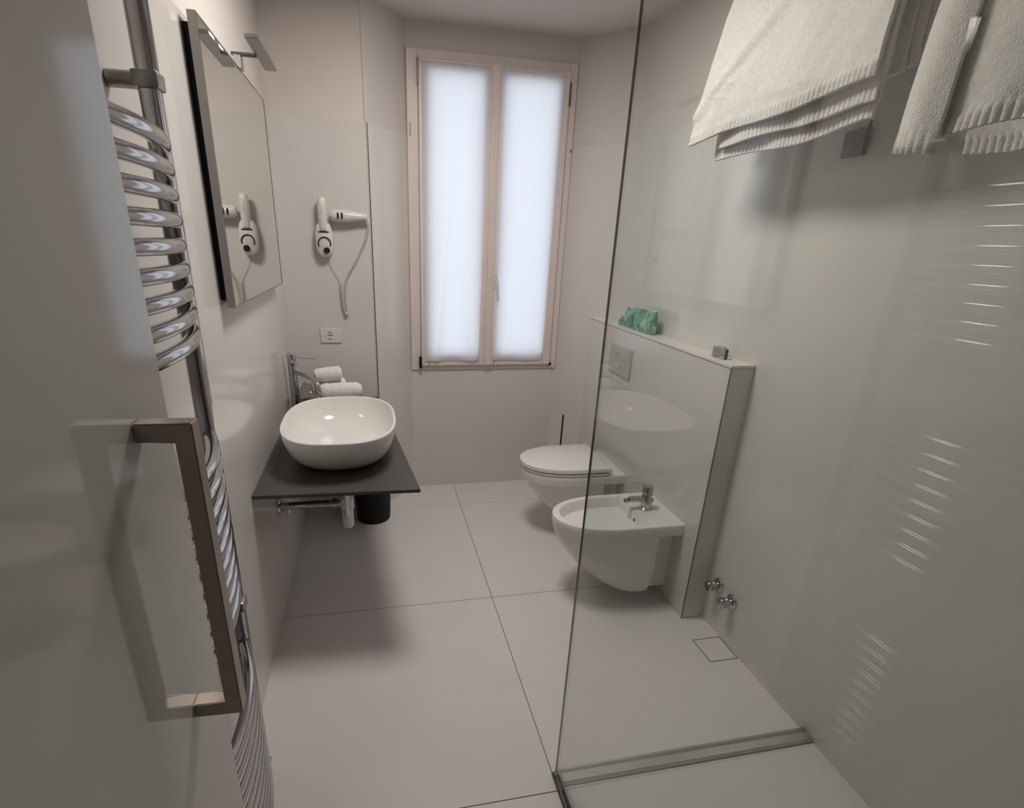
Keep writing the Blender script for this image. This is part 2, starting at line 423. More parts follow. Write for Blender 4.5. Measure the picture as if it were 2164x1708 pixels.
# ------------------------------------------------------------------ mirror and its lamp
my0, my1, mz0, mz1, mx = 1.735, 2.675, 1.345, 2.068, -0.400
mi = thing('wall_mirror', 'wide wall mirror with thin metal edge on the left wall', 'mirror', (XL, (my0 + my1) / 2, mz0))
obj('backing', box(XL + 0.0005, -0.421, my0 + 0.02, my1 - 0.02, mz0 + 0.02, mz1 - 0.02), 'black', mi)
fb = bmesh.new()
for a in ((my0, my0 + 0.004, mz0, mz1), (my1 - 0.004, my1, mz0, mz1), (my0 + .004, my1 - .004, mz0, mz0 + 0.004), (my0 + .004, my1 - .004, mz1 - 0.004, mz1)):
    box(-0.421, mx, *a, bm=fb)
obj('frame', fb, 'edge_metal', mi)
obj('mirror_glass', box(-0.420, mx - 0.0008, my0 + 0.0045, my1 - 0.0045, mz0 + 0.0045, mz1 - 0.0045), 'mirror_silver', mi)
for a in ((my0 + 0.0045, my0 + 0.0085, mz0 + 0.0045, mz1 - 0.0045), (my1 - 0.0085, my1 - 0.0045, mz0 + 0.0045, mz1 - 0.0045)):
    obj('dark_seam', box(mx - 0.0007, mx - 0.0001, *a), 'black', mi)
lp = thing('mirror_lamp', 'slim flat metal lamp bar above the mirror on a short arm', 'lamp', (-0.40, 2.24, 2.07))
obj('bar', box(-0.350, -0.308, 2.085, 2.440, 2.116, 2.128, bev=0.002), 'edge_metal', lp, smooth=20)
obj('arm', box(-0.425, -0.345, 2.245, 2.262, 2.108, 2.118, bev=0.002), 'dark_trim', lp, smooth=20)
obj('clamp', box(-0.418, -0.392, 2.235, 2.272, mz1, 2.108, bev=0.002), 'chrome', lp, smooth=20)
for y in (2.095, 2.21):
    obj('led_strip', box(-0.3503, -0.3495, y, y + 0.055, 2.1185, 2.1255), 'led', lp)

# ------------------------------------------------------------------ vanity: slab, washbasin, tap
ZS = 0.705
vs = thing('vanity_shelf', 'dark grey stone wall shelf under the washbasin', 'shelf', (XL, 2.4, ZS))
obj('slab', prism([(XL + 0.001, 1.770), (0.143, 1.748), (0.0125, 2.999), (XL + 0.001, 2.999)], ZS - 0.013, ZS, bev=0.0015), 'slab', vs)
for y in (1.95, 2.65):
    obj('bracket', box(XL + 0.001, -0.20, y - 0.012, y + 0.012, ZS - 0.040, ZS - 0.0132), 'dark_trim', vs)

bc = Vector((-0.150, 2.150))
def sell(a, b, z, n=2.7, N=72, c=bc):
    out = []
    for k in range(N):
        t = 2 * PI * k / N; ct, st = math.cos(t), math.sin(t)
        out.append(Vector((c.x + a * math.copysign(abs(ct) ** (2 / n), ct), c.y + b * math.copysign(abs(st) ** (2 / n), st), z)))
    return out
outer = [(0.120, 0.150, 0.7055, 2.3), (0.150, 0.185, 0.7065, 2.35), (0.172, 0.212, 0.716, 2.4), (0.192, 0.245, 0.739, 2.5), (0.207, 0.274, 0.770, 2.6),
         (0.218, 0.297, 0.805, 2.65), (0.223, 0.311, 0.835, 2.7), (0.225, 0.317, 0.857, 2.7), (0.2245, 0.3165, 0.8605, 2.7), (0.222, 0.314, 0.862, 2.7)]
inner = [(0.2165, 0.3085, 0.862, 2.7), (0.2145, 0.3065, 0.8605, 2.7), (0.213, 0.305, 0.856, 2.7), (0.208, 0.295, 0.828, 2.65), (0.199, 0.278, 0.795, 2.6), (0.182, 0.250, 0.765, 2.5), (0.150, 0.205, 0.743, 2.4), (0.100, 0.135, 0.731, 2.2), (0.050, 0.060, 0.727, 2.0), (0.028, 0.028, 0.7262, 2.0)]
wb = thing('washbasin', 'white oval countertop washbasin on the dark shelf', 'washbasin', (bc.x, bc.y, ZS))
obj('bowl', loft([sell(a, b, z, n) for a, b, z, n in outer + inner]), 'ceramic', wb, smooth='all')
obj('drain_cap', lathe((bc.x, bc.y, 0), [(0.026, 0.7265), (0.031, 0.728), (0.031, 0.731), (0.026, 0.734), (0.008, 0.736)], 28), 'chrome', wb, smooth=40)

tp = thing('basin_faucet', 'tall chrome mixer tap with thin lever beside the washbasin', 'faucet', (-0.400, 2.70, ZS))
fx, fy = -0.398, 2.70
obj('body', lathe((fx, fy, 0), [(0.024, ZS + 0.0005), (0.024, ZS + 0.006), (0.0205, ZS + 0.008), (0.0205, 0.955), (0.0195, 0.957), (0.0195, 0.959), (0.0205, 0.961), (0.0205, 1.016), (0.0185, 1.019)], 32), 'chrome', tp, smooth=40)
obj('lever', tube([(fx + 0.010, fy, 1.000), (fx + 0.06, fy - 0.015, 1.000), (fx + 0.115, fy - 0.03, 0.998)], 0.0032, 10), 'chrome', tp, smooth=40)
sp = bez([(fx + 0.012, fy - 0.01, 0.927), (fx + 0.06, fy - 0.09, 0.933), (fx + 0.105, fy - 0.17, 0.934), (fx + 0.131, fy - 0.215, 0.922), (fx + 0.141, fy - 0.232, 0.897)], 8)
spo = obj('spout', tube(sp, 0.0105, 16), 'chrome', tp, smooth='all')
dv = (Vector(sp[-1]) - Vector(sp[-3])).normalized()
obj('aerator', cyl(sp[-1], Vector(sp[-1]) + dv * 0.024, 0.0122, 20, 0.002), 'chrome', spo, smooth=40)

# rolled hand towels behind the basin
def rolled(c, half, r, yaw, pitch, label, seed):
    t = thing('rolled_towel', label, 'towel', (c[0], c[1], c[2] - r), 'white rolled hand towels')
    d = Vector((math.cos(yaw) * math.cos(pitch), math.sin(yaw) * math.cos(pitch), math.sin(pitch)))
    path = []; rr = []
    n = 22
    for k in range(n + 1):
        u = -1 + 2 * k / n
        path.append(Vector(c) + d * half * u)
        e = max(0.0, (abs(u) - 0.72) / 0.28)
        rr.append(r * (math.sqrt(max(0.0, 1 - e * e * 0.62))) * (1 + 0.02 * math.sin(k * 1.7 + seed)))
    b = tube(path, rr, 28)
    for v in b.verts:
        v.co += Vector((noise.noise(v.co * 30 + Vector((seed, 0, 0))), noise.noise(v.co * 30 + Vector((0, seed, 0))), noise.noise(v.co * 30 + Vector((0, 0, seed))))) * 0.0022
    obj('roll', b, 'terry', t, smooth='all')
    # spiral edge seen on the right end and the loose flap
    e0 = Vector(c) + d * half * 0.99
    a = d.cross(Vector((0, 0, 1))).normalized(); bb = a.cross(d)
    sp_ = [e0 + (a * math.cos(q) + bb * math.sin(q)) * r * (0.12 + 0.55 * q / (5 * PI)) for q in [5 * PI * k / 60 for k in range(61)]]
    obj('spiral_edge', tube(sp_, 0.0022, 6), 'terry', t, smooth='all')
rolled((-0.185, 2.640, 0.7505), 0.095, 0.0445, 0.05, 0.0, 'bottom front rolled towel almost hidden behind the basin rim', 3.0)
rolled((-0.190, 2.735, 0.7505), 0.095, 0.0445, -0.03, 0.0, 'bottom rear rolled towel hidden behind the stack on the shelf', 5.0)
rolled((-0.175, 2.680, 0.8300), 0.105, 0.0415, 0.05, 0.0, 'front rolled white towel, longest of the stack behind the basin', 1.0)
rolled((-0.230, 2.775, 0.8300), 0.080, 0.0400, 0.12, 0.10, 'middle rolled white towel at the back of the stack', 2.0)
rolled((-0.235, 2.728, 0.9050), 0.068, 0.0360, 0.08, 0.10, 'topmost rolled white towel of the stack behind the tap', 4.0)

# crumpled clear bag
bg_ = thing('plastic_bag', 'crumpled clear plastic bag beside the tap', 'bag', (-0.335, 2.71, ZS))
b = bmesh.new(); bmesh.ops.create_icosphere(b, subdivisions=4, radius=1.0)
for v in b.verts:
    d = v.co.normalized(); k = 1 + 0.22 * noise.noise(d * 2.3) + 0.16 * noise.noise(d * 5.1 + Vector((3, 1, 2))) + 0.10 * abs(noise.noise(d * 9))
    v.co = Vector((-0.333 + d.x * 0.040 * k, 2.640 + d.y * 0.042 * k, max(ZS + 0.001, ZS + 0.088 + d.z * 0.088 * k)))
obj('film', b, 'clear_plastic', bg_, smooth=False)
obj('wrapped_cup', lathe((-0.333, 2.640, 0), [(0.022, ZS + 0.004), (0.0225, ZS + 0.006), (0.027, ZS + 0.098), (0.0255, ZS + 0.098), (0.021, ZS + 0.010)], 28), 'clear_plastic', bg_, smooth=40)

# waste pipe under the shelf
pp = thing('drain_pipe', 'chrome waste pipe with white trap under the shelf', 'pipe', (-0.15, 2.15, 0.30))
pz = 0.452
obj('horizontal_pipe', cyl((XL + 0.012, 2.185, pz), (-0.165, 2.185, pz), 0.0165, 22), 'chrome', pp, smooth=40)
obj('wall_flange', lathe((0, 2.185, pz), [(0.036, XL + 0.0006), (0.036, XL + 0.006), (0.020, XL + 0.014)], 28, 'x'), 'chrome', pp, smooth=40)
obj('collar', cyl((-0.215, 2.185, pz), (-0.185, 2.185, pz), 0.021, 22, 0.003), 'chrome', pp, smooth=40)
obj('tailpipe', cyl((-0.148, 2.165, 0.40), (-0.148, 2.165, ZS - 0.0135), 0.016, 22), 'chrome', pp, smooth=40)
obj('trap', lathe((-0.148, 2.180, 0), [(0.010, 0.330), (0.020, 0.333), (0.025, 0.345), (0.025, 0.425), (0.030, 0.428), (0.030, 0.478), (0.022, 0.486)], 28), 'plastic_white', pp, smooth=40)
sv = cyl((XL + 0.0008, 2.24, 0.405), (XL + 0.035, 2.24, 0.405), 0.011, 18)
cyl((XL + 0.030, 2.24, 0.392), (XL + 0.030, 2.24, 0.420), 0.010, 18, 0.002, sv)
obj('stop_valve', sv, 'chrome', pp, smooth=40)

# waste bin
wbn = thing('waste_bin', 'black round waste bin on the floor behind the vanity shelf', 'bin', (-0.045, 2.868, 0))
obj('bucket', lathe((-0.045, 2.868, 0), [(0.088, 0.0006), (0.095, 0.004), (0.097, 0.02), (0.108, 0.255), (0.112, 0.258), (0.112, 0.268), (0.104, 0.268), (0.093, 0.025), (0.05, 0.015)], 48), 'black', wbn, smooth=40)

# ------------------------------------------------------------------ hair dryer and socket
YF = 3.0
hdz = thing('hair_dryer', 'white wall-mounted hair dryer with coiled cord', 'hair dryer', (-0.20, YF, 1.45))
def capsule(x, z0, z1, hw, d0, d1, n=10):
    """rounded upright body against the far wall"""
    rings = []
    for dy, s in ((d0, 1.0), (d0 + (d1 - d0) * 0.6, 1.0), (d0 + (d1 - d0) * 0.85, 0.94), (d1, 0.80)):
        ring = []
        h = (z1 - z0) / 2; zc = (z0 + z1) / 2
        for k in range(48):
            t = 2 * PI * k / 48; ct, st = math.cos(t), math.sin(t)
            ring.append(Vector((x + hw * s * math.copysign(abs(ct) ** 0.75, ct), YF - dy, zc + (h - hw * (1 - s)) * math.copysign(abs(st) ** 0.75, st))))
        rings.append(ring)
    return loft(rings)
base = obj('holder', capsule(-0.222, 1.455, 1.625, 0.044, 0.0005, 0.052), 'plastic_white', hdz, smooth='all')
# grip resting upright above the holder
obj('grip', tube(bez([(-0.222, YF - 0.040, 1.58), (-0.222, YF - 0.044, 1.64), (-0.222, YF - 0.042, 1.70), (-0.220, YF - 0.036, 1.728)], 6), [0.020 + 0.003 * math.sin(k / 18 * PI) for k in range(19)], 20), 'plastic_white', hdz, smooth='all')
obj('switch', box(-0.226, -0.216, YF - 0.069, YF - 0.060, 1.655, 1.700, bev=0.003), 'plastic_white', hdz, smooth=40)
ring = []
for k in range(33):
    a = PI * (-0.10 + 1.25 * k / 32)
    ring.append((-0.221 + 0.030 * math.cos(a), YF - 0.054, 1.520 + 0.030 * math.sin(a)))
obj('dark_ring', tube(ring, 0.0030, 8), 'dark_gap', base, smooth='all')
obj('brand_lettering', box(-0.247, -0.197, YF - 0.0555, YF - 0.0515, 1.5725, 1.5775), 'dark_gap', base)
obj('knob', lathe((-0.212, YF, 1.488), [(0.0150, -0.050), (0.0150, -0.060), (0.013, -0.063), (0.003, -0.063)], 24, 'y'), 'black', base, smooth=40)
head = []
hr = []
for k in range(20):
    u = k / 19
    head.append((-0.182 + 0.176 * u, YF - 0.036, 1.652 - 0.002 * u)); hr.append(0.0285 if u < 0.45 else 0.0285 - 0.011 * min(1, (u - 0.45) / 0.4))
hr[0] = 0.021; hr[1] = 0.027
hdo = obj('blower_head', tube(head, hr, 24), 'plastic_white', hdz, smooth=50)
for x in (-0.1475, -0.128):
    s = bmesh.new(); bmesh.ops.create_uvsphere(s, u_segments=16, v_segments=10, radius=1)
    for v in s.verts: v.co = Vector((x + v.co.x * 0.0058, YF - 0.0630 + v.co.y * 0.0035, 1.651 + v.co.z * 0.0165))
    obj('air_slot', s, 'dark_gap', hdo, smooth='all')
cp = bez([(-0.010, YF - 0.030, 1.648), (0.0, YF - 0.026, 1.615), (-0.022, YF - 0.022, 1.54), (-0.075, YF - 0.020, 1.44), (-0.120, YF - 0.020, 1.36), (-0.135, YF - 0.018, 1.26), (-0.128, YF - 0.018, 1.185), (-0.140, YF - 0.020, 1.178), (-0.150, YF - 0.022, 1.25), (-0.150, YF - 0.024, 1.345)], 40)
hel = []
for k in range(len(cp) * 4 - 4):
    f = k / 4; i = int(f); q = f - i
    p = cp[i].lerp(cp[min(i + 1, len(cp) - 1)], q)
    t = (cp[min(i + 1, len(cp) - 1)] - cp[max(i - 1, 0)]).normalized()
    a = t.cross(Vector((0, 1, 0))).normalized(); bb = Vector((0, 1, 0))
    an = k * 0.62
    hel.append(p + (a * math.cos(an) + bb * math.sin(an)) * 0.0056)
obj('coiled_cord', tube(hel, 0.0012, 5), 'plastic_white', hdz, smooth='all')
obj('straight_cord', tube(bez([cp[-1], (-0.165, YF - 0.022, 1.375), (-0.19, YF - 0.022, 1.42), (-0.205, YF - 0.022, 1.458)], 8), 0.0022, 6), 'plastic_white', hdz, smooth='all')

sk = thing('power_socket', 'white wall socket plate above the rolled towels', 'socket', (-0.225, YF, 1.055))
pl = obj('plate', box(-0.281, -0.169, YF - 0.008, YF - 0.0004, 1.016, 1.094, bev=0.003), 'plastic_white', sk, smooth=20)
obj('socket_well', lathe((-0.230, YF, 1.056), [(0.021, -0.0078), (0.021, -0.010), (0.019, -0.010), (0.018, -0.0085), (0.004, -0.0084)], 28, 'y'), 'plastic_white', sk, smooth=40)
for x in (-0.2395, -0.230, -0.2205):
    obj('pin_hole', cyl((x, YF - 0.0101, 1.058), (x, YF - 0.0086, 1.058), 0.0031, 12), 'dark_gap', sk)
for z in (1.0735, 1.0385):
    obj('earth_clip', box(-0.233, -0.227, YF - 0.0112, YF - 0.0086, z - 0.003, z + 0.003), 'dark_trim', sk)

# ------------------------------------------------------------------ toilet and bidet
def dshape(front, back, cy, hw, z, N=16, el=None, r=0.0):
    """D outline seen from above; the round end points to -X"""
    el = el if el is not None else min(0.30, (back - front) * 0.62)
    xs_ = front + el
    out = []
    for k in range(5): out.append(Vector((back, cy - hw + 2 * hw * k / 4, z)))
    for k in range(1, 5): out.append(Vector((back + (xs_ - back) * k / 5, cy + hw, z)))
    for k in range(2 * N + 1):
        a = PI / 2 + PI * k / (2 * N)
        ca, sa = math.cos(a), math.sin(a)
        out.append(Vector((xs_ - el * abs(ca) ** 0.92, cy + hw * math.copysign(abs(sa) ** 0.92, sa), z)))
    for k in range(1, 5): out.append(Vector((xs_ + (back - xs_) * k / 5, cy - hw, z)))
    return out
XF = XB - 0.0005
def pan(name, parent, cy, hw, front, ztop, zbot, open_bowl):
    xn = XF - 0.115                                   # rear neck begins here
    hh = ztop - zbot
    lev = [(0.330, 0.66, 0.00), (0.285, 0.76, 0.005), (0.250, 0.82, 0.020), (0.190, 0.885, 0.060), (0.118, 0.94, 0.125), (0.058, 0.972, 0.20), (0.020, 0.99, 0.265)]
    b = bmesh.new()
    rings = [dshape(front + df, xn, cy, hw * s, zbot + h, el=min(0.30, (xn - front - df) * 0.66)) for df, s, h in lev]
    zr = ztop - 0.050
    rings.append(dshape(front + 0.004, xn, cy, hw * 0.998, zr, el=0.28))
    loft(rings, True, True, b)
    box(xn - 0.03, XF, cy - hw * 0.56, cy + hw * 0.56, zbot + 0.003, zr + 0.005, bm=b)
    # rim flange that runs back to the wall
    out_ = [dshape(front + 0.004, XF, cy, hw * 0.998, zr + 0.0003, el=0.29), dshape(front + 0.001, XF, cy, hw, zr + 0.020, el=0.29), dshape(front, XF, cy, hw, ztop - 0.008, el=0.29),
            dshape(front + 0.003, XF, cy, hw - 0.003, ztop - 0.002, el=0.289), dshape(front + 0.008, XF, cy, hw - 0.008, ztop, el=0.288)]
    if open_bowl:
        bk = XF - 0.165
        out_ += [dshape(front + 0.032, bk, cy, hw - 0.030, ztop, el=0.255), dshape(front + 0.038, bk - 0.003, cy, hw - 0.036, ztop - 0.006, el=0.25),
                 dshape(front + 0.048, bk - 0.006, cy, hw - 0.042, ztop - 0.05, el=0.24), dshape(front + 0.075, bk - 0.012, cy, hw - 0.055, ztop - 0.10, el=0.22),
                 dshape(front + 0.13, bk - 0.04, cy, hw - 0.085, ztop - 0.130, el=0.15), dshape(front + 0.20, bk - 0.09, cy, 0.02, ztop - 0.136, el=0.06)]
    loft(out_, True, True, b)
    return obj(name, b, 'ceramic', parent, smooth=38)

CY = 2.590
wc = thing('toilet', 'white wall-hung toilet with closed lid', 'toilet', (1.05, CY, 0.08))
pan('bowl', wc, CY, 0.188, 0.768, 0.402, 0.075, False)
def slab_d(front, back, hw, z0, z1, rr, cy=CY, el=0.29):
    rings = [dshape(front + rr, back, cy, hw - rr, z0, el=el - rr), dshape(front, back, cy, hw, z0 + rr * 0.6, el=el), dshape(front, back, cy, hw, z1 - rr * 1.6, el=el),
             dshape(front + rr * 0.4, back, cy, hw - rr * 0.4, z1 - rr * 0.5, el=el), dshape(front + rr * 1.6, back - rr, cy, hw - rr * 1.6, z1, el=el - rr)]
    return loft(rings)
obj('seat', slab_d(0.766, 1.200, 0.188, 0.4045, 0.418, 0.003), 'lid_white', wc, smooth=40)
obj('seat_gap', slab_d(0.772, 1.195, 0.183, 0.4180, 0.4212, 0.0005), 'dark_gap', wc)
obj('lid', slab_d(0.762, 1.215, 0.190, 0.4212, 0.447, 0.005), 'lid_white', wc, smooth=40)
for s in (-1, 1):
    obj('hinge', cyl((1.228, CY + s * 0.115 - 0.022, 0.4155), (1.228, CY + s * 0.115 + 0.022, 0.4155), 0.012, 18, 0.002), 'chrome', wc, smooth=40)

BY = 1.985
bd = thing('bidet', 'white wall-hung bidet nearest the shower', 'bidet', (1.03, BY, 0.07))
pan('bowl', bd, BY, 0.170, 0.752, 0.425, 0.060, True)
obj('overflow_slot', box(1.1215, 1.1275, BY - 0.010 - 0.030, BY - 0.040 + 0.0, 0.385, 0.402), 'dark_gap', bd)
obj('drain_cap', lathe((0.99, BY, 0), [(0.024, 0.291), (0.026, 0.294), (0.022, 0.297), (0.006, 0.298)], 24), 'chrome', bd, smooth=40)
bf = thing('bidet_faucet', 'small chrome mixer tap standing on the bidet', 'faucet', (1.195, BY, 0.425))
obj('body', lathe((1.195, BY, 0), [(0.027, 0.4255), (0.027, 0.430), (0.0225, 0.434), (0.0225, 0.500), (0.0215, 0.502), (0.0235, 0.504), (0.0235, 0.534), (0.019, 0.541), (0.006, 0.543)], 32), 'chrome', bf, smooth=40)
spt = obj('spout', tube([(1.185, BY, 0.474), (1.150, BY + 0.004, 0.476), (1.112, BY + 0.008, 0.475)], [0.0155, 0.0145, 0.0135], 18), 'chrome', bf, smooth=40)
nz = cyl((1.112, BY + 0.008, 0.474), (1.092, BY + 0.010, 0.466), 0.0125, 18, 0.003)
obj('swivel_nozzle', nz, 'chrome', spt, smooth=40)
obj('nozzle_opening', cyl((1.0925, BY + 0.010, 0.4662), (1.0905, BY + 0.010, 0.4654), 0.0085, 14), 'dark_gap', spt)
obj('lever', tube([(1.195, BY, 0.538), (1.160, BY + 0.010, 0.551), (1.115, BY + 0.020, 0.560)], [0.010, 0.007, 0.006], 12, flat=0.5), 'chrome', bf, smooth=40)
rd = tube([(1.223, BY, 0.4262), (1.226, BY, 0.460)], 0.0022, 8)
cyl((1.226, BY, 0.458), (1.2275, BY, 0.476), 0.0055, 12, 0.002, rd)
obj('popup_rod', rd, 'chrome', bf, smooth=40)

# flush plate
fp = thing('flush_plate', 'pale satin flush plate with round buttons above the toilet', 'flush plate', (XB, 2.63, 0.98))
obj('plate', box(XB - 0.008, XB - 0.0004, 2.500, 2.760, 0.900, 1.055, bev=0.003), 'satin_plate', fp, smooth=20)
for yy, r_ in ((2.655, 0.050), (2.585, 0.030)):
    obj('button', lathe((0, yy, 0.977), [(r_, XB - 0.0078), (r_, XB - 0.0095), (r_ - 0.004, XB - 0.0105), (r_ - 0.008, XB - 0.009), (0.004, XB - 0.0088)], 36, 'x'), 'satin_plate', fp, smooth=40)

# toilet brush in the corner
tb = thing('toilet_brush', 'toilet brush with thin dark handle behind the toilet', 'brush', (1.150, 3.03, 0))
obj('holder', lathe((1.150, 3.03, 0), [(0.043, 0.0006), (0.045, 0.004), (0.045, 0.115), (0.041, 0.117), (0.041, 0.02), (0.01, 0.018)], 32), 'black', tb, smooth=40)
obj('handle', tube([(1.150, 3.03, 0.10), (1.152, 3.03, 0.36), (1.154, 3.03, 0.548)], [0.006, 0.0052, 0.0050], 12), 'black', tb, smooth=40)
bb_ = bmesh.new(); bmesh.ops.create_uvsphere(bb_, u_segments=18, v_segments=12, radius=1)
for v in bb_.verts: v.co = Vector((1.150 + v.co.x * 0.030, 3.03 + v.co.y * 0.030, 0.075 + v.co.z * 0.045))
obj('bristles', bb_, 'black', tb, smooth='all')

# ------------------------------------------------------------------ things on the ledge
def packet(y0, y1, x0, x1, h, m, label, lean):
    t = thing('soap_packet', label, 'soap packet', ((x0 + x1) / 2, (y0 + y1) / 2, ZB), 'printed soap packets on the ledge')
    n = 10; rings = []
    for k in range(9):
        v = k / 8
        fat = math.sin(PI * min(1, v * 1.05 + 0.10)) ** 0.55 if v < 0.92 else 0.12
        xc = (x0 + x1) / 2 + lean * v; hx = (x1 - x0) / 2 * max(0.14, fat)
        z = ZB + 0.0006 + h * v
        ring = []
        for i in range(28):
            a = 2 * PI * i / 28; ca, sa = math.cos(a), math.sin(a)
            yy = (y0 + y1) / 2 + (y1 - y0) / 2 * math.copysign(abs(ca) ** 0.3, ca) * (1 + 0.012 * math.sin(9 * v + i))
            xx = xc + hx * math.copysign(abs(sa) ** 0.6, sa)
            ring.append(Vector((xx, yy, z + 0.003 * math.sin(i * 0.9 + k) * (v > 0.8))))
        rings.append(ring)
    obj('wrapper', loft(rings), m, t, smooth=50)
    obj('crimped_edge', box((x0 + x1) / 2 + lean - 0.003, (x0 + x1) / 2 + lean + 0.003, y0 + 0.012, y1 - 0.012, ZB + h, ZB + h + 0.006), 'plastic_white', t)
packet(2.395, 2.605, 1.318, 1.362, 0.108, 'green_print', 'large light green printed packet on the ledge', 0.006)
packet(2.618, 2.715, 1.322, 1.362, 0.102, 'teal_print', 'darker teal packet behind the large green packet', 0.004)
packet(2.725, 2.775, 1.325, 1.358, 0.048, 'teal_print', 'smallest teal packet at the far end of the ledge group', 0.002)
sd = thing('soap_holder', 'small clear holder with a dark clip at the near end of the ledge', 'holder', (1.350, 1.87, ZB))
obj('dish', lathe((1.352, 1.885, 0), [(0.024, ZB + 0.0006), (0.026, ZB + 0.003), (0.026, ZB + 0.040), (0.0245, ZB + 0.040), (0.0235, ZB + 0.005), (0.004, ZB + 0.004)], 28), 'clear_plastic', sd, smooth=40)
obj('clip', prism([(1.338, 1.826), (1.352, 1.826), (1.352, 1.850), (1.346, 1.850)], ZB + 0.001, ZB + 0.040, bev=0.002), 'black', sd)
obj('clip_face', box(1.3335, 1.3375, 1.826, 1.852, ZB + 0.001, ZB + 0.042, bev=0.001), 'chrome', sd)

# two stop valves low on the right wall
for (y, z, lab) in ((1.655, 0.215, 'chrome stop valve on the right wall nearer the low boxed wall'), (1.560, 0.200, 'chrome stop valve on the right wall nearer the shower')):
    t = thing('stop_valve', lab, 'valve', (XR, y, z), 'chrome stop valves')
    obj('flange', lathe((0, y, z), [(0.031, XR - 0.0005), (0.031, XR - 0.004), (0.026, XR - 0.009), (0.018, XR - 0.011)], 32, 'x'), 'chrome', t, smooth=40)
    obj('stem', cyl((XR - 0.008, y, z), (XR - 0.028, y, z), 0.013, 20), 'chrome', t, smooth=40)
    obj('knob', lathe((0, y, z), [(0.015, XR - 0.026), (0.0225, XR - 0.029), (0.0225, XR - 0.052), (0.019, XR - 0.057), (0.004, XR - 0.058)], 28, 'x'), 'chrome', t, smooth=40)

# ------------------------------------------------------------------ glass shower screen
XG, YG = 0.496, 1.103
gs = thing('shower_screen', 'frameless greenish glass shower screen with dark foot profile', 'shower screen', (XG + 0.004, 0.5, 0))
obj('glass_panel', box(XG + 0.001, XG + 0.007, YB + 0.001, YG - 0.0016, 0.008, 2.16), 'screen_glass', gs)
obj('polished_edge', box(XG + 0.0013, XG + 0.0067, YG - 0.0015, YG, 0.008, 2.16), 'glass_edge', gs)
obj('foot_profile', box(XG - 0.0065, XG - 0.0005, YB + 0.001, YG, 0.0005, 0.014), 'chrome', gs)
obj('foot_seal', box(XG + 0.0085, XG + 0.0105, YB + 0.001, YG, 0.0005, 0.012), 'gasket', gs)
obj('foot_seal', box(XG - 0.0088, XG - 0.0067, YB + 0.001, YG, 0.0005, 0.012), 'gasket', gs)

# ------------------------------------------------------------------ towel rack and bath towels on the right wall
zr_ = 2.36
rk = thing('towel_rack', 'chrome towel rail on the right wall carrying the bath towels', 'towel rack', (XR, 1.4, zr_))
obj('rail', cyl((1.205, 0.57, zr_), (1.205, 2.02, zr_), 0.007, 18), 'chrome', rk, smooth=40)
for y in (0.60, 1.985):
    bb = cyl((XR - 0.0006, y, zr_), (1.205, y, zr_), 0.008, 16)
    cyl((XR - 0.0006, y, zr_), (XR - 0.010, y, zr_), 0.026, 24, 0.002, bb)
    obj('bracket', bb, 'chrome', rk, smooth=40)

